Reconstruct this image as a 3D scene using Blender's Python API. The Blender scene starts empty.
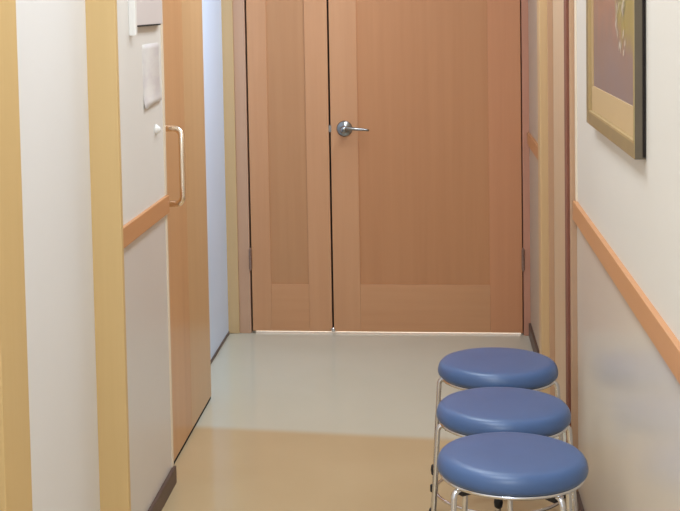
import bpy, bmesh, math, random
from mathutils import Vector, Matrix
random.seed(4)
C = bpy.context.scene.collection
PI = math.pi

# ---------------------------------------------------------------- materials
def lin(c):
    return tuple(((v/255)/12.92 if v/255 <= .04045 else ((v/255+.055)/1.055)**2.4) for v in c) + (1,)

def new_mat(name):
    m = bpy.data.materials.new(name); m.use_nodes = True
    nt = m.node_tree; b = nt.nodes['Principled BSDF']
    return m, nt, b

def plain(name, rgb, rough=.5, metal=0, spec=.5, var=0.03, scale=3, bump=0, bscale=200, coat=0):
    m, nt, b = new_mat(name)
    c = lin(rgb)
    tc = nt.nodes.new('ShaderNodeTexCoord')
    n = nt.nodes.new('ShaderNodeTexNoise'); n.inputs['Scale'].default_value = scale; n.inputs['Detail'].default_value = 3
    nt.links.new(tc.outputs['Object'], n.inputs['Vector'])
    r = nt.nodes.new('ShaderNodeValToRGB')
    r.color_ramp.elements[0].position = .3; r.color_ramp.elements[1].position = .7
    r.color_ramp.elements[0].color = tuple(v*(1-var) for v in c[:3])+(1,)
    r.color_ramp.elements[1].color = tuple(min(1, v*(1+var)) for v in c[:3])+(1,)
    nt.links.new(n.outputs['Fac'], r.inputs['Fac']); nt.links.new(r.outputs['Color'], b.inputs['Base Color'])
    b.inputs['Roughness'].default_value = rough; b.inputs['Metallic'].default_value = metal
    b.inputs['Specular IOR Level'].default_value = spec
    b.inputs['Coat Weight'].default_value = coat
    if bump:
        n2 = nt.nodes.new('ShaderNodeTexNoise'); n2.inputs['Scale'].default_value = bscale
        nt.links.new(tc.outputs['Object'], n2.inputs['Vector'])
        bp = nt.nodes.new('ShaderNodeBump'); bp.inputs['Strength'].default_value = bump; bp.inputs['Distance'].default_value = .001
        nt.links.new(n2.outputs['Fac'], bp.inputs['Height']); nt.links.new(bp.outputs['Normal'], b.inputs['Normal'])
    return m

def wood(name, dark, light, rough=.42, axis='Z', scale=28, spec=.35):
    """fine straight-grained veneer, grain running along one axis"""
    m, nt, b = new_mat(name)
    tc = nt.nodes.new('ShaderNodeTexCoord'); mp = nt.nodes.new('ShaderNodeMapping')
    s = [1, 1, 1]; s['XYZ'.index(axis)] = .035
    mp.inputs['Scale'].default_value = s
    nt.links.new(tc.outputs['Object'], mp.inputs['Vector'])
    n1 = nt.nodes.new('ShaderNodeTexNoise'); n1.inputs['Scale'].default_value = scale; n1.inputs['Detail'].default_value = 6; n1.inputs['Roughness'].default_value = .6
    n2 = nt.nodes.new('ShaderNodeTexNoise'); n2.inputs['Scale'].default_value = scale*.14; n2.inputs['Detail'].default_value = 2
    nt.links.new(mp.outputs['Vector'], n1.inputs['Vector']); nt.links.new(mp.outputs['Vector'], n2.inputs['Vector'])
    mx = nt.nodes.new('ShaderNodeMix'); mx.data_type = 'FLOAT'; mx.inputs['Factor'].default_value = .5
    nt.links.new(n1.outputs['Fac'], mx.inputs['A']); nt.links.new(n2.outputs['Fac'], mx.inputs['B'])
    r = nt.nodes.new('ShaderNodeValToRGB')
    r.color_ramp.elements[0].position = .36; r.color_ramp.elements[1].position = .64
    r.color_ramp.elements[0].color = lin(dark); r.color_ramp.elements[1].color = lin(light)
    nt.links.new(mx.outputs['Result'], r.inputs['Fac']); nt.links.new(r.outputs['Color'], b.inputs['Base Color'])
    b.inputs['Roughness'].default_value = rough; b.inputs['Specular IOR Level'].default_value = spec
    bp = nt.nodes.new('ShaderNodeBump'); bp.inputs['Strength'].default_value = .08; bp.inputs['Distance'].default_value = .001
    nt.links.new(n1.outputs['Fac'], bp.inputs['Height']); nt.links.new(bp.outputs['Normal'], b.inputs['Normal'])
    return m

M = {}
M['door'] = wood('door_wood', (202, 148, 107), (211, 158, 117), .38)
M['door_edge'] = wood('door_rail_wood', (201, 146, 104), (210, 156, 114), .38, axis='X')
M['door_panel'] = wood('door_panel_wood', (189, 137, 96), (198, 147, 105), .4)
M['casing'] = wood('casing_wood', (208, 176, 130), (215, 183, 139), .45)
M['casing_pink'] = wood('frame_wood', (200, 160, 132), (207, 168, 139), .45)
M['frame_red'] = wood('frame_red_wood', (192, 136, 112), (198, 144, 119), .45)
M['slide'] = wood('sliding_door_wood', (196, 146, 100), (209, 162, 116), .3, scale=14)
M['yellow'] = wood('yellow_wood', (211, 178, 122), (217, 185, 130), .45)
M['rail'] = wood('rail_wood', (198, 142, 96), (206, 150, 104), .45, axis='Y')
M['beige'] = wood('beige_wood', (210, 180, 148), (217, 189, 158), .45)
M['brownpost'] = wood('brown_wood', (192, 154, 122), (200, 162, 130), .45)
M['wall_up'] = plain('wall_upper', (232, 228, 222), .55, spec=.3, var=.01)
M['wall_right'] = plain('wall_right_upper', (222, 216, 206), .55, spec=.3, var=.01)
M['wall_low'] = plain('wall_lower', (220, 210, 196), .24, spec=.35, var=.01)
M['wall_low_left'] = plain('wall_lower_left', (218, 212, 206), .3, spec=.3, var=.01)
M['wall_white'] = plain('wall_white', (230, 227, 224), .6, spec=.3, var=.01)
M['wall_cool_lit'] = plain('wall_white_cool_light', (218, 232, 252), .6, spec=.3, var=.01)  # white wall; the cool light falling on it is put into the colour
M['wall_grey'] = plain('wall_far', (196, 178, 160), .5, spec=.3, var=.01)
M['ceiling'] = plain('ceiling', (232, 230, 224), .8, spec=.2, var=.01)
M['cream'] = plain('cream_edge', (236, 220, 196), .5, var=.01)
M['base'] = plain('dark_skirting', (84, 64, 56), .45, var=.06)
M['chrome'] = plain('chrome', (225, 225, 228), .16, metal=1, var=.01)
M['steel'] = plain('satin_steel', (150, 150, 148), .26, metal=1, var=.02)
M['brass'] = plain('champagne_metal', (250, 236, 214), .27, metal=1, var=.02)
M['hinge'] = plain('hinge_metal', (165, 140, 128), .4, metal=.9, var=.05)
M['rubber'] = plain('black_rubber', (30, 28, 32), .6, var=.05)
M['dark'] = plain('dark_gap', (28, 18, 14), .9, var=.02)
M['gap_red'] = plain('red_brown_gap', (136, 84, 64), .8)
M['door_red'] = wood('door_wood_reddish', (202, 140, 100), (210, 149, 108), .38)
M['panel_red'] = wood('door_panel_wood_reddish', (190, 133, 91), (199, 142, 99), .4)
M['vinyl'] = plain('blue_vinyl', (70, 98, 143), .36, spec=.6, var=.05, scale=9, bump=.12, bscale=420)
M['white_plastic'] = plain('white_plastic', (238, 236, 232), .4, var=.01)
M['box_face'] = plain('box_face', (224, 216, 214), .5, var=.015)
M['frame_gold'] = plain('picture_frame_olive', (138, 116, 76), .42, var=.08, scale=12)
M['frame_side'] = plain('picture_frame_side', (96, 84, 66), .5, var=.06, scale=12)
M['lip'] = plain('gilt_lip', (172, 160, 104), .4, var=.05)
M['lip_tan'] = plain('inner_lip_tan', (176, 150, 104), .5, var=.04)
M['mat'] = plain('picture_mat', (190, 160, 116), .75, var=.02)

def floor_material():
    m, nt, b = new_mat('vinyl_floor')
    tc = nt.nodes.new('ShaderNodeTexCoord'); sp = nt.nodes.new('ShaderNodeSeparateXYZ')
    nt.links.new(tc.outputs['Object'], sp.inputs[0])
    # tan near end blends into a paler far end along a slightly oblique line
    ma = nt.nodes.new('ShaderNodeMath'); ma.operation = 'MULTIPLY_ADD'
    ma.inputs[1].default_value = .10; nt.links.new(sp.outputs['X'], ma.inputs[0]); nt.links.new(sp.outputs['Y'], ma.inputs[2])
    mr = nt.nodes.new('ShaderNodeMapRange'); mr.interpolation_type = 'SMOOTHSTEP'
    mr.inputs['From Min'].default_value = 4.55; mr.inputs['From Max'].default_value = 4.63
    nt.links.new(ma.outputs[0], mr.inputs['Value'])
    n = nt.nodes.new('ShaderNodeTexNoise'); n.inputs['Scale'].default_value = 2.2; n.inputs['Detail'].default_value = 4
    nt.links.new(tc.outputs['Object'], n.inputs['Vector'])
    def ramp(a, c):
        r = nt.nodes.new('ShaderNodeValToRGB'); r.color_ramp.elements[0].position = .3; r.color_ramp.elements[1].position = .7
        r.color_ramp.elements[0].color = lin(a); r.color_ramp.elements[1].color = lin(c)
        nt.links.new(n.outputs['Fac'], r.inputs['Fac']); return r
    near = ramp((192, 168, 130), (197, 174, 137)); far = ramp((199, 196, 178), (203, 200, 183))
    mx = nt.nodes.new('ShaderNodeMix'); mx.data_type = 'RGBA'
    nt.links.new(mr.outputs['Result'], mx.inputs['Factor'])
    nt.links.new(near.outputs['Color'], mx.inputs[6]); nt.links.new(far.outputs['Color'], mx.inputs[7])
    nt.links.new(mx.outputs[2], b.inputs['Base Color'])
    b.inputs['Roughness'].default_value = .15; b.inputs['Specular IOR Level'].default_value = .4
    n2 = nt.nodes.new('ShaderNodeTexNoise'); n2.inputs['Scale'].default_value = 14
    nt.links.new(tc.outputs['Object'], n2.inputs['Vector'])
    bp = nt.nodes.new('ShaderNodeBump'); bp.inputs['Strength'].default_value = .05; bp.inputs['Distance'].default_value = .002
    nt.links.new(n2.outputs['Fac'], bp.inputs['Height']); nt.links.new(bp.outputs['Normal'], b.inputs['Normal'])
    return m
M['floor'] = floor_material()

def artwork_material():
    m, nt, b = new_mat('painted_sheet')
    N, L = nt.nodes, nt.links
    tc = N.new('ShaderNodeTexCoord'); sp = N.new('ShaderNodeSeparateXYZ'); L.new(tc.outputs['Object'], sp.inputs[0])
    n = N.new('ShaderNodeTexNoise'); n.inputs['Scale'].default_value = 9; n.inputs['Detail'].default_value = 5
    L.new(tc.outputs['Object'], n.inputs['Vector'])
    # height + noise drives mauve ground -> dusty rose -> warm red
    a = N.new('ShaderNodeMath'); a.operation = 'MULTIPLY_ADD'; a.inputs[1].default_value = .28
    L.new(n.outputs['Fac'], a.inputs[0]); L.new(sp.outputs['Z'], a.inputs[2])
    r = N.new('ShaderNodeValToRGB'); e = r.color_ramp.elements
    r0 = N.new('ShaderNodeMapRange'); r0.inputs['From Min'].default_value = .12; r0.inputs['From Max'].default_value = .75
    L.new(a.outputs[0], r0.inputs['Value'])
    e[0].position = 0; e[0].color = lin((128, 110, 108)); e[1].position = 1; e[1].color = lin((120, 100, 84))
    for p, c in ((.2, (132, 114, 112)), (.36, (136, 112, 104)), (.5, (152, 112, 94)), (.66, (136, 108, 86)), (.85, (112, 110, 70))):
        q = e.new(p); q.color = lin(c)
    L.new(r0.outputs['Result'], r.inputs['Fac'])
    # foliage toward the near edge
    n3 = N.new('ShaderNodeTexNoise'); n3.inputs['Scale'].default_value = 22; n3.inputs['Detail'].default_value = 4
    L.new(tc.outputs['Object'], n3.inputs['Vector'])
    g = N.new('ShaderNodeMapRange'); g.inputs['From Min'].default_value = .0; g.inputs['From Max'].default_value = -.15
    L.new(sp.outputs['Y'], g.inputs['Value'])
    h = N.new('ShaderNodeMapRange'); h.inputs['From Min'].default_value = .17; h.inputs['From Max'].default_value = .27
    L.new(sp.outputs['Z'], h.inputs['Value'])
    m1 = N.new('ShaderNodeMath'); m1.operation = 'MULTIPLY'; L.new(g.outputs['Result'], m1.inputs[0]); L.new(h.outputs['Result'], m1.inputs[1])
    m2 = N.new('ShaderNodeMath'); m2.operation = 'MULTIPLY'; L.new(m1.outputs[0], m2.inputs[0]); L.new(n3.outputs['Fac'], m2.inputs[1])
    m3 = N.new('ShaderNodeMapRange'); m3.inputs['From Min'].default_value = .12; m3.inputs['From Max'].default_value = .4
    L.new(m2.outputs[0], m3.inputs['Value'])
    mx = N.new('ShaderNodeMix'); mx.data_type = 'RGBA'; L.new(m3.outputs['Result'], mx.inputs['Factor'])
    L.new(r.outputs['Color'], mx.inputs[6]); mx.inputs[7].default_value = lin((150, 134, 74))
    L.new(mx.outputs[2], b.inputs['Base Color'])
    b.inputs['Roughness'].default_value = .35
    return m
M['art'] = artwork_material()
M['stem'] = plain('painted_stem', (186, 170, 128), .6, var=.08, scale=30)
M['bloom'] = plain('painted_bloom', (206, 190, 172), .6, var=.06, scale=30)

def notice_material():
    m, nt, b = new_mat('notice_paper'); N, L = nt.nodes, nt.links
    tc = N.new('ShaderNodeTexCoord'); n = N.new('ShaderNodeTexNoise'); n.inputs['Scale'].default_value = 16; n.inputs['Detail'].default_value = 5
    mp = N.new('ShaderNodeMapping'); mp.inputs['Scale'].default_value = (1, .6, 2.2)
    L.new(tc.outputs['Object'], mp.inputs['Vector']); L.new(mp.outputs['Vector'], n.inputs['Vector'])
    r = N.new('ShaderNodeValToRGB'); r.color_ramp.elements[0].position = .4; r.color_ramp.elements[1].position = .62
    r.color_ramp.elements[0].color = lin((224, 217, 216)); r.color_ramp.elements[1].color = lin((231, 226, 222))
    L.new(n.outputs['Fac'], r.inputs['Fac']); L.new(r.outputs['Color'], b.inputs['Base Color']); b.inputs['Roughness'].default_value = .7
    return m
M['notice'] = notice_material()

# ---------------------------------------------------------------- mesh helpers
def box(bm, x0, x1, y0, y1, z0, z1):
    vs = [bm.verts.new(p) for p in ((x0,y0,z0),(x1,y0,z0),(x1,y1,z0),(x0,y1,z0),(x0,y0,z1),(x1,y0,z1),(x1,y1,z1),(x0,y1,z1))]
    for f in ((0,3,2,1),(4,5,6,7),(0,1,5,4),(1,2,6,5),(2,3,7,6),(3,0,4,7)):
        bm.faces.new([vs[i] for i in f])
    return vs

def lathe(bm, prof, seg=48, cx=0, cy=0, axis='Z'):
    rings = []
    for r, z in prof:
        if r < 1e-6:
            rings.append([bm.verts.new((cx, cy, z))])
        else:
            rings.append([bm.verts.new((cx+r*math.cos(2*PI*i/seg), cy+r*math.sin(2*PI*i/seg), z)) for i in range(seg)])
    for a, b in zip(rings, rings[1:]):
        for i in range(seg):
            j = (i+1) % seg
            if len(a) == 1 and len(b) == 1: continue
            if len(a) == 1: bm.faces.new((a[0], b[i], b[j]))
            elif len(b) == 1: bm.faces.new((a[i], a[j], b[0]))
            else: bm.faces.new((a[i], a[j], b[j], b[i]))

def tube(bm, pts, rad, seg=12, closed=False):
    pts = [Vector(p) for p in pts]; n = len(pts); rings = []
    rads = rad if isinstance(rad, (list, tuple)) else [rad]*n
    up = None
    for i, p in enumerate(pts):
        if closed: t = pts[(i+1) % n]-pts[i-1]
        else: t = (pts[min(i+1, n-1)]-pts[max(i-1, 0)])
        t.normalize()
        if up is None:
            up = Vector((0,0,1)) if abs(t.z) < .9 else Vector((1,0,0))
        a = (up - t*up.dot(t)).normalized(); up = a; b = t.cross(a)
        rings.append([bm.verts.new(p+(a*math.cos(2*PI*k/seg)+b*math.sin(2*PI*k/seg))*rads[i]) for k in range(seg)])
    m = n if closed else n-1
    for i in range(m):
        A, B = rings[i], rings[(i+1) % n]
        for k in range(seg):
            bm.faces.new((A[k], A[(k+1) % seg], B[(k+1) % seg], B[k]))
    if not closed:
        bm.faces.new(rings[0][::-1]); bm.faces.new(rings[-1])

def arc(c, r, a0, a1, n, f):
    return [f(c, r, a0+(a1-a0)*i/n) for i in range(n+1)]

def obj(name, bm, mat, parent=None, bevel=0, smooth=False, loc=None, seg=2):
    if bevel:
        bmesh.ops.bevel(bm, geom=list(bm.edges), offset=bevel, segments=seg, affect='EDGES', profile=.6)
    bmesh.ops.recalc_face_normals(bm, faces=list(bm.faces))
    me = bpy.data.meshes.new(name); bm.to_mesh(me); bm.free()
    me.materials.append(mat)
    o = bpy.data.objects.new(name, me); C.objects.link(o)
    if parent: o.parent = parent
    if loc: o.location = loc
    if smooth:
        for p in me.polygons: p.use_smooth = True
    return o

def bobj(name, dims, mat, parent=None, bevel=0):
    bm = bmesh.new(); box(bm, *dims); return obj(name, bm, mat, parent, bevel)

def empty(name, loc=(0,0,0)):
    o = bpy.data.objects.new(name, None); C.objects.link(o); o.location = loc; o.empty_display_size = .1; return o

def struct(o):
    o['kind'] = 'structure'; return o

def tag(o, label, cat, group=None):
    o['label'] = label; o['category'] = cat
    if group: o['group'] = group
    return o

# ---------------------------------------------------------------- measures (metres; viewer at the origin, 1.5 m up, looking along +Y)
YD = 6.055          # face of the double door
XL, XR = -.833, .408
CEIL = 2.45
Y0 = -.6

# ---------------------------------------------------------------- shell
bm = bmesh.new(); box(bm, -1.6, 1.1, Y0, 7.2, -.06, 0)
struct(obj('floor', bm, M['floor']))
struct(bobj('ceiling', (-1.6, 1.1, Y0, 7.2, CEIL, CEIL+.06), M['ceiling']))

# left side, from near to far
struct(bobj('wall_left_near', (-1.05, -.876, Y0, 3.36, 0, CEIL), M['wall_white']))
struct(bobj('wall_left', (-1.05, XL, 3.374, 4.105, .918, CEIL), M['wall_up']))
struct(bobj('wall_left_lower', (-1.05, XL-.001, 3.374, 4.105, 0, .863), M['wall_low_left']))
struct(bobj('trim_4', (-1.05, XL+.010, 3.374, 4.106, .863, .918), M['rail'], bevel=.002))
struct(bobj('trim_1', (-1.05, -.799, 3.352, 3.375, 0, CEIL), M['yellow'], bevel=.002))
struct(bobj('trim_2', (-.876, -.862, 2.56, 2.735, 0, CEIL), M['yellow'], bevel=.003))
struct(bobj('trim_3', (XL-.01, XL+.003, 4.085, 4.112, .918, CEIL), M['cream'], bevel=.002))
struct(bobj('trim_5', (XL-.01, XL+.002, 4.09, 4.112, 0, .863), M['cream'], bevel=.002))
struct(bobj('baseboard_left', (XL-.01, XL+.010, 3.43, 4.11, 0, .055), M['base'], bevel=.002))
struct(bobj('wall_left_far', (-1.05, -.950, 4.106, YD+.1, 0, CEIL), M['wall_cool_lit']))
struct(bobj('baseboard_left_far', (-.950, -.945, 4.106, YD-.02, 0, .012), M['base']))

# right side
struct(bobj('wall_right', (XR, .60, Y0, 3.975, .918, CEIL), M['wall_right']))
struct(bobj('wall_right_lower', (XR+.001, .60, Y0, 3.975, 0, .863), M['wall_low']))
struct(bobj('trim_6', (XR-.012, .60, Y0, 3.962, .863, .918), M['rail'], bevel=.002))
struct(bobj('baseboard_right', (XR-.010, XR+.01, Y0, 3.96, 0, .055), M['base'], bevel=.002))
struct(bobj('trim_7', (XR-.004, XR+.01, 3.94, 3.97, .918, CEIL), M['cream'], bevel=.001))
struct(bobj('trim_20', (.384, .60, 3.995, 4.07, 0, CEIL), M['gap_red'], bevel=.002))
struct(bobj('trim_21', (.4175, .60, 5.036, 5.05, 0, CEIL), M['brownpost']))
struct(bobj('trim_8', (.391, .60, 3.972, 3.994, 0, CEIL), M['brownpost'], bevel=.004))
struct(bobj('trim_9', (.388, .60, 5.05, 5.16, 0, CEIL), M['casing'], bevel=.004))
struct(bobj('trim_10', (.40, .60, 4.07, 5.05, 2.05, CEIL), M['casing'], bevel=.003))
struct(bobj('wall_right_far', (.418, .60, 5.16, YD+.1, 0, CEIL), M['wall_grey']))
struct(bobj('trim_11', (.408, .60, 5.162, YD-.01, .863, .918), M['rail'], bevel=.002))
struct(bobj('baseboard_right_far', (.408, .43, 5.162, YD-.012, 0, .06), M['base'], bevel=.002))

# side door on the right: plain beige leaf in its opening
d = struct(empty('door_3', (.45, 4.56, 0)))
def local(o, d):       # parts written in world coordinates: shift into the parent's frame
    for v in o.data.vertices: v.co -= d.location
    return o
local(bobj('door_leaf', (.436, .475, 4.085, 5.035, .008, 2.045), M['beige'], d, bevel=.003), d)

# sliding door on the left, hung in the pocket behind the wall panel
d = struct(empty('door_2', (-.88, 4.5, 0)))
local(bobj('door_leaf', (-.905, -.862, 4.115, 5.02, .012, 2.05), M['slide'], d, bevel=.003), d)
local(bobj('edge_stile', (-.864, -.8615, 4.60, 5.018, .014, 2.048), wood('sliding_door_light_wood', (200, 160, 114), (208, 169, 124), .3, scale=16), d, bevel=.001), d)
local(bobj('gap_shade_strip', (-.90, -.8635, 4.118, 5.015, .001, .012), M['dark'], d), d)  # dark strip painted as the shaded gap under the hanging leaf
bm = bmesh.new()
zb, zt, yp, xs, xo = .880, 1.120, 4.17, -.862, -.789
P = [(xs, yp, zt)]
P += [(xo-.028+.028*math.sin(a), yp-.015*(1-math.cos(a)), zt-.028+.028*math.cos(a)) for a in [i*PI/2/6 for i in range(7)]]
P += [(xo, yp-.015, zt-.09), (xo, yp-.015, (zt+zb)/2), (xo, yp-.015, zb+.09)]
P += [(xo-.028+.028*math.cos(a), yp-.015*math.cos(a), zb+.028-.028*math.sin(a)) for a in [i*PI/2/6 for i in range(7)]]
P += [(xs, yp, zb)]
tube(bm, P, .0098, 14)
pull = local(obj('pull_handle', bm, M['brass'], d, smooth=True), d)
pull['label'] = 'polished champagne-coloured bar handle'
for z in (zt, zb):
    bm = bmesh.new(); lathe(bm, [(0, 0), (.013, 0), (.013, .003), (.009, .005), (0, .005)], 24)
    bmesh.ops.rotate(bm, verts=list(bm.verts), cent=(0,0,0), matrix=Matrix.Rotation(PI/2, 3, 'Y'))
    bmesh.ops.translate(bm, verts=list(bm.verts), vec=(xs, yp, z))
    local(obj('handle_base', bm, M['brass'], pull, smooth=True), d)

# ---------------------------------------------------------------- double door at the end of the corridor
struct(bobj('trim_12', (-1.05, -.899, YD-.012, YD+.08, 0, CEIL), M['casing'], bevel=.004))
struct(bobj('trim_13', (-.899, -.846, YD-.004, YD+.08, 0, CEIL), M['casing_pink'], bevel=.003))
struct(bobj('trim_14', (.388, .60, YD-.006, YD+.08, 0, CEIL), M['frame_red'], bevel=.003))
struct(bobj('trim_15', (-.846, .388, YD-.008, YD+.08, 2.06, CEIL), M['casing_pink'], bevel=.003))
struct(bobj('wall_back', (-1.6, 1.1, 7.1, 7.2, 0, CEIL), M['wall_white']))
struct(bobj('light_stop_left', (-.899, -.832, YD+.039, YD+.06, 0, CEIL), M['dark']))  # added dark strip, blocks light leaking through the left hinge gap
struct(bobj('light_stop_right', (.377, .42, YD+.039, YD+.06, 0, CEIL), M['gap_red']))  # added strip against light leaks, coloured like the dark red gap
struct(bobj('light_stop_top', (-.846, .388, YD+.039, YD+.06, 2.05, 2.08), M['dark']))  # added dark strip, keeps light from leaking over the leaves
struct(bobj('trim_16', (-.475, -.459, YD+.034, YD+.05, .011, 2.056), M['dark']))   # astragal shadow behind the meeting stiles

d1 = struct(empty('door_1', ((-.838+.384)/2, YD+.02, 0)))
def leaf(x0, x1, px0, px1, pz0, panel, right, name='door_leaf'):
    zb, zt = .0115, 2.055; y0, y1 = YD, YD+.038
    bm = bmesh.new()
    box(bm, x0, px0, y0, y1, zb, zt); box(bm, px1, x1, y0, y1, zb, zt)
    lf = local(obj(name, bm, M['door'], d1, bevel=.0018), d1)
    lf.data.materials.append(right)
    for p in lf.data.polygons:
        if p.center.x+d1.location.x > (px0+px1)/2: p.material_index = 1
    bm = bmesh.new(); box(bm, px0+.0002, px1-.0002, y0+.0004, y1, zb, pz0); box(bm, px0+.0002, px1-.0002, y0+.0004, y1, 1.93, zt)
    local(obj('cross_rail', bm, M['door_edge'], lf, bevel=.0012), d1)
    bm = bmesh.new(); box(bm, px0-.004, px1+.004, y0+.006, y1-.006, pz0-.004, 1.934)
    local(obj('inset_panel', bm, panel, lf), d1)
    return lf
small = leaf(-.838, -.4735, -.750, -.577, .228, M['door_panel'], M['door'])
main = leaf(-.4650, .383, -.342, .240, .228, M['panel_red'], M['door_red'])

def hinge(x, z, leafobj):
    bm = bmesh.new()
    for k in range(5):
        lathe(bm, [(0, z-.045+k*.018+.0006), (.007, z-.045+k*.018+.0006), (.007, z-.045+(k+1)*.018-.0006), (0, z-.045+(k+1)*.018-.0006)], 14, x, YD-.008)
    lathe(bm, [(0, z+.045), (.0055, z+.045), (.004, z+.052), (0, z+.053)], 14, x, YD-.008)
    lathe(bm, [(0, z-.053), (.004, z-.052), (.0055, z-.045), (0, z-.045)], 14, x, YD-.008)
    local(obj('hinge', bm, M['hinge'], leafobj, smooth=False), d1)
for z in (.345, 1.75): hinge(-.842, z, small); hinge(.3865, z, main)

def ycyl(bm, prof, x, z, y, seg=32):
    """lathe pointing out of the door toward the viewer (-Y)"""
    b2 = len(bm.verts)
    lathe(bm, prof, seg); bm.verts.ensure_lookup_table()
    vs = [v for v in bm.verts][b2:]
    bmesh.ops.rotate(bm, verts=vs, cent=(0,0,0), matrix=Matrix.Rotation(PI/2, 3, 'X'))
    bmesh.ops.translate(bm, verts=vs, vec=(x, y, z))
bm = bmesh.new()
hx, hz = -.402, .940
ycyl(bm, [(0, 0), (.036, 0), (.036, .004), (.030, .009), (.014, .012), (.0115, .016), (.0115, .040), (.016, .046), (.0165, .056), (.012, .064), (0, .066)], hx, hz, YD)
lv = []
for i in range(13):
    t = i/12; lv.append((hx+.004+.108*t, YD-.053-.006*math.sin(PI*t), hz+.006-.004*t-.006*t*t))
tube(bm, lv, [.0095-.005*i/12 for i in range(13)], 12)
lever = local(obj('lever_handle', bm, M['steel'], main, smooth=True), d1); lever['label'] = 'silver lever handle on a round rose'
bm = bmesh.new(); box(bm, -.474, -.462, YD-.001, YD+.002, .925, .955)
local(obj('latch_plate', bm, M['steel'], main), d1)
bm = bmesh.new(); ycyl(bm, [(0, -.001), (.009, -.001), (.010, .006), (.008, .011), (0, .013)], -.468, .022, YD)
local(obj('floor_bolt', bm, M['chrome'], small, smooth=True), d1)

# ---------------------------------------------------------------- stools
def make_stool():
    root = empty('round_stool'); up = .014
    R = .171
    bm = bmesh.new()
    prof = [(0, .4585), (.05, .4583), (.10, .4578), (.135, .4562), (.150, .4545), (.159, .451), (.165, .445), (.1685, .438), (.1705, .430), (R, .423), (.1695, .417), (.165, .413), (.158, .4115), (0, .4115)]
    lathe(bm, [(a, b+up) for a, b in prof], 72)
    seat = obj('seat', bm, M['vinyl'], root, smooth=True)
    bm = bmesh.new(); lathe(bm, [(.10, .4260), (.162, .4260), (.1655, .422), (.163, .417), (.10, .417)], 72)
    obj('seat_ring', bm, M['chrome'], root, smooth=True)
    bm = bmesh.new(); box(bm, -.10, .10, -.012, .012, .4045, .4175); box(bm, -.012, .012, -.10, .10, .4045, .4175)
    obj('cross_bracket', bm, M['steel'], root, bevel=.002)
    rl = lambda z: .1665+.060*(.40-z)
    for k in range(4):
        a = k*PI/2; ca, sa = math.cos(a), math.sin(a)
        pts = [(.085, .411), (.125, .411), (.152, .411)]
        pts += [(.152+.0155*math.sin(t), .395+.016*math.cos(t)) for t in [i*PI/2/6 for i in range(1, 7)]]
        pts += [(rl(z)+.001, z) for z in (.33, .25, .17, .09, .012)]
        bm = bmesh.new(); tube(bm, [(r*ca, r*sa, z) for r, z in pts], .0068, 12)
        lg = obj('leg', bm, M['chrome'], root, smooth=True)
        bm = bmesh.new(); lathe(bm, [(0, 0), (.010, 0), (.0115, .004), (.0105, .022), (.0075, .026), (0, .026)], 18, rl(0)*ca+.0005*ca, rl(0)*sa)
        obj('rubber_foot', bm, M['rubber'], lg, smooth=True)
        # black stacking bumper clipped on the outside of the leg
        z = .14; bm = bmesh.new()
        lathe(bm, [(.0069, z-.016), (.0105, z-.013), (.0125, z), (.0105, z+.013), (.0069, z+.016)], 16, rl(z)*ca+.001*ca, rl(z)*sa)
        obj('stacking_bumper', bm, M['rubber'], lg, smooth=True)
        z = .085; bm = bmesh.new(); lathe(bm, [(.0069, z-.012), (.0115, z-.009), (.0115, z+.009), (.0069, z+.012)], 16, rl(z)*ca+.001*ca, rl(z)*sa)
        obj('ring_clamp', bm, M['rubber'], lg, smooth=True)
        bm = bmesh.new(); box(bm, .118, .150, -.009, .009, .398, .4175)
        bmesh.ops.rotate(bm, verts=list(bm.verts), cent=(0,0,0), matrix=Matrix.Rotation(a, 3, 'Z'))
        obj('seat_clip', bm, M['rubber'], lg, bevel=.002)
    r = rl(.085)-.004
    bm = bmesh.new(); tube(bm, [(r*math.cos(2*PI*i/64), r*math.sin(2*PI*i/64), .085) for i in range(64)], .005, 10, closed=True)
    obj('foot_ring', bm, M['chrome'], root, smooth=True)
    return root

def copy_tree(o, parent=None):
    c = o.copy(); C.objects.link(c); c.parent = parent
    for ch in list(o.children): copy_tree(ch, c)
    return c

proto = make_stool()
spots = [((.167, 3.066), 37, 'round blue vinyl stool nearest the viewer, its whole seat unobstructed'),
         ((.167, 3.449), 2, 'round blue vinyl stool in the middle of the row of three'),
         ((.1725, 3.867), -3, 'round blue vinyl stool at the back of the row, nearest the double door')]
stools = [proto, copy_tree(proto), copy_tree(proto)]
for s, ((x, y), a, lab) in zip(stools, spots):
    s.location = (x, y, 0); s.rotation_euler = (0, 0, math.radians(a))
    tag(s, lab, 'stool', 'round blue stools lined up along the right wall')

# ---------------------------------------------------------------- framed picture on the right wall
py0, py1, pz0, pz1 = 2.672, 3.500, 1.187, 1.95
pic = tag(empty('framed_picture', (XR, (py0+py1)/2, pz0)), 'framed painting with olive-gold frame and tan mat hanging on the right wall', 'picture')
def plocal(o): 
    for v in o.data.vertices: v.co -= pic.location
    return o
xf, w = XR-.022, .030
bm = bmesh.new()
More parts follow.
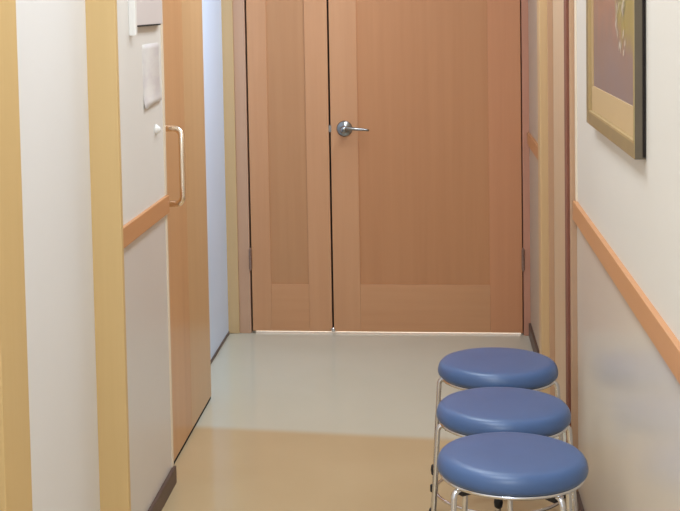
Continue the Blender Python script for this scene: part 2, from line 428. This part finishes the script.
# mitred frame: outer and inner rectangles, front slightly sloped
O = [(py0, pz0), (py1, pz0), (py1, pz1), (py0, pz1)]; I = [(py0+w, pz0+w), (py1-w, pz0+w), (py1-w, pz1-w), (py0+w, pz1-w)]
vo = [bm.verts.new((XR-.001, y, z)) for y, z in O]; vf = [bm.verts.new((xf, y, z)) for y, z in O]
vi = [bm.verts.new((xf+.003, y, z)) for y, z in I]; vb = [bm.verts.new((XR-.012, y, z)) for y, z in I]
vk = [bm.verts.new((XR-.001, y, z)) for y, z in I]
for A, B in ((vo, vf), (vf, vi), (vi, vb), (vb, vk), (vk, vo)):
    for i in range(4):
        j = (i+1) % 4; bm.faces.new((A[i], A[j], B[j], B[i]))
fr = obj('frame', bm, M['frame_gold'], pic); fr.data.materials.append(M['frame_side'])
for p in fr.data.polygons[:4]: p.material_index = 1
fr.data.materials.append(M['lip']); fr.data.polygons[7].material_index = 2
plocal(fr)
plocal(bobj('gap_shadow_board', (XR-.007, XR-.0012, py0-.0012, py1+.0005, pz0+.004, pz1), M['dark'], pic))  # dark sheet standing in for the shadow between frame and wall
bm = bmesh.new(); t = .0035
for a in ((py0+w-.002, py1-w+.002, pz0+w-.002, pz0+w+t), (py0+w-.002, py1-w+.002, pz1-w-t, pz1-w+.002), (py0+w-.002, py0+w+t, pz0+w+t, pz1-w-t), (py1-w-t, py1-w+.002, pz0+w+t, pz1-w-t)):
    box(bm, XR-.020, XR-.012, a[0], a[1], a[2], a[3])
plocal(obj('inner_lip', bm, M['lip_tan'], fr))
m_y0, m_y1, m_z0, m_z1 = py0+w+.004, py1-w-.004, pz0+w+.004, pz1-w-.004
ay0, ay1, az0, az1 = py0+.058, py1-.055, 1.283, pz1-.11
bm = bmesh.new()
for a in ((m_y0, m_y1, m_z0, az0), (m_y0, m_y1, az1, m_z1), (m_y0, ay0, az0, az1), (ay1, m_y1, az0, az1)):
    box(bm, XR-.0125, XR-.0095, *a)
plocal(obj('mat_board', bm, M['mat'], pic))
bm = bmesh.new(); box(bm, XR-.0095, XR-.006, ay0-.005, ay1+.005, az0-.005, az1+.005)
art = plocal(obj('artwork', bm, M['art'], pic))
# loose painted stems and pale blossoms, thin relief on the sheet
bm = bmesh.new(); bl = bmesh.new(); xa = XR-.0101
def stroke(b, p, q, w0):
    p, q = Vector(p), Vector(q); d = (q-p).normalized(); n = Vector((-d.y, d.x))*w0; mid = (p+q)/2
    vs = [b.verts.new((xa, *p)), b.verts.new((xa, *(mid+n))), b.verts.new((xa, *q)), b.verts.new((xa, *(mid-n)))]
    b.faces.new(vs)
for k in range(26):
    a = Vector((2.93+random.uniform(-.05, .12), 1.44+random.uniform(-.02, .25)))
    b_ = a+Vector((random.uniform(-.10, .08), random.uniform(.05, .13))); stroke(bm, a, b_, .004)
for k in range(12):
    a = Vector((2.96+random.uniform(-.07, .07), 1.385+random.uniform(-.015, .09)))
    stroke(bl, a, a+Vector((random.uniform(-.025, .02), random.uniform(.015, .04))), .006)
plocal(obj('painted_stems', bm, M['stem'], art)); plocal(obj('painted_blossoms', bl, M['bloom'], art))

# ---------------------------------------------------------------- small things on the left wall
bx = tag(empty('wall_box', (XL, 3.86, 1.45)), 'shallow white wall box with a raised edge strip, above the paper notice', 'box')
def xlocal(o, r):
    for v in o.data.vertices: v.co -= r.location
    return o
xlocal(bobj('box_body', (XL, XL+.013, 3.672, 4.055, 1.452, 1.90), M['box_face'], bx, bevel=.002), bx)
xlocal(bobj('edge_strip', (XL, XL+.019, 3.652, 3.674, 1.425, 1.905), M['white_plastic'], bx, bevel=.002), bx)
xlocal(bobj('bottom_slot', (XL+.001, XL+.0145, 3.69, 4.02, 1.4485, 1.4525), M['dark'], bx), bx)

bm = bmesh.new(); rows = []
for i in range(13):
    t = i/12; z = 1.395-.185*t; lift = -.0007+.006*max(0, (t-.72)/.28)**2
    rows.append([bm.verts.new((XL+lift+.001, y, z+.010*(y-3.83)/.2*(t > .7))) for y in (3.815, 3.92, 4.045)])
for a, b in zip(rows, rows[1:]):
    for k in range(2): bm.faces.new((a[k], a[k+1], b[k+1], b[k]))
n = obj('paper_notice', bm, M['notice'], smooth=True)
sd = n.modifiers.new('thick', 'SOLIDIFY'); sd.thickness = .0014; sd.offset = 0
tag(n, 'faint grey paper notice with curling bottom edge taped below the white box', 'notice')

bm = bmesh.new(); 
lathe(bm, [(0, 0), (.016, 0), (.016, .003), (.013, .007), (.009, .010), (.008, .013), (.004, .016), (0, .0165)], 24)
bmesh.ops.rotate(bm, verts=list(bm.verts), cent=(0,0,0), matrix=Matrix.Rotation(PI/2, 3, 'Y'))
k = obj('wall_hook', bm, M['white_plastic'], smooth=True, loc=(XL, 3.975, 1.135))
tag(k, 'small shiny white round hook on the left wall beside the sliding door', 'hook')

# ---------------------------------------------------------------- light
def area(name, loc, size, energy, col, rot=(0,0,0), sy=None):
    l = bpy.data.lights.new(name, 'AREA'); l.energy = energy; l.color = col; l.size = size
    if sy: l.shape = 'RECTANGLE'; l.size_y = sy
    o = bpy.data.objects.new(name, l); C.objects.link(o); o.location = loc; o.rotation_euler = rot; return o
area('ceiling_lamp_near', (-.2, 1.0, 2.42), .5, 29, (.84, .92, 1), sy=1.2)
area('ceiling_lamp_mid', (-.2, 3.0, 2.42), .4, 16.5, (.84, .92, 1), sy=1.0)
area('ceiling_lamp_far', (-.2, 4.7, 2.42), .4, 17, (.80, .91, 1), sy=.8)
area('added_cool_fill', (.15, 5.45, 2.40), .15, 5.5, (.70, .84, 1), rot=(0, math.radians(42), 0), sy=.5).data.spread = math.radians(95)  # added unseen cool light, there to turn the far left wall bluish
area('room_behind_doors', (-.2, 6.6, 2.2), .5, 60, (1, .98, .95))

w = bpy.data.worlds.new('world'); bpy.context.scene.world = w; w.use_nodes = True
bg = w.node_tree.nodes['Background']; bg.inputs['Color'].default_value = (.80, .89, 1, 1); bg.inputs['Strength'].default_value = 1.36

# ---------------------------------------------------------------- camera
f, yaw, pit, rol, cx, cy = 1348.5066, -.12, .0671, -.0205, 271.645, 96.298
cam = bpy.data.cameras.new('camera'); co = bpy.data.objects.new('camera', cam); C.objects.link(co)
cam.sensor_fit = 'HORIZONTAL'; cam.sensor_width = 36; cam.lens = f/680*36
cam.shift_x = (340-cx)/680; cam.shift_y = (cy-255.5)/680
cam.clip_start = .05
cyw, syw, cp, sp = math.cos(yaw), math.sin(yaw), math.cos(pit), math.sin(pit)
fwd = Vector((syw*cp, cyw*cp, -sp)); r = Vector((cyw, -syw, 0)); u = r.cross(fwd)
r2 = math.cos(rol)*r + math.sin(rol)*u; u2 = -math.sin(rol)*r + math.cos(rol)*u
mw = Matrix((r2, u2, -fwd)).transposed().to_4x4(); mw.translation = Vector((0, 0, 1.5))
co.matrix_world = mw
bpy.context.scene.camera = co
bpy.context.scene.view_settings.view_transform = 'Standard'
bpy.context.scene.view_settings.look = 'None'
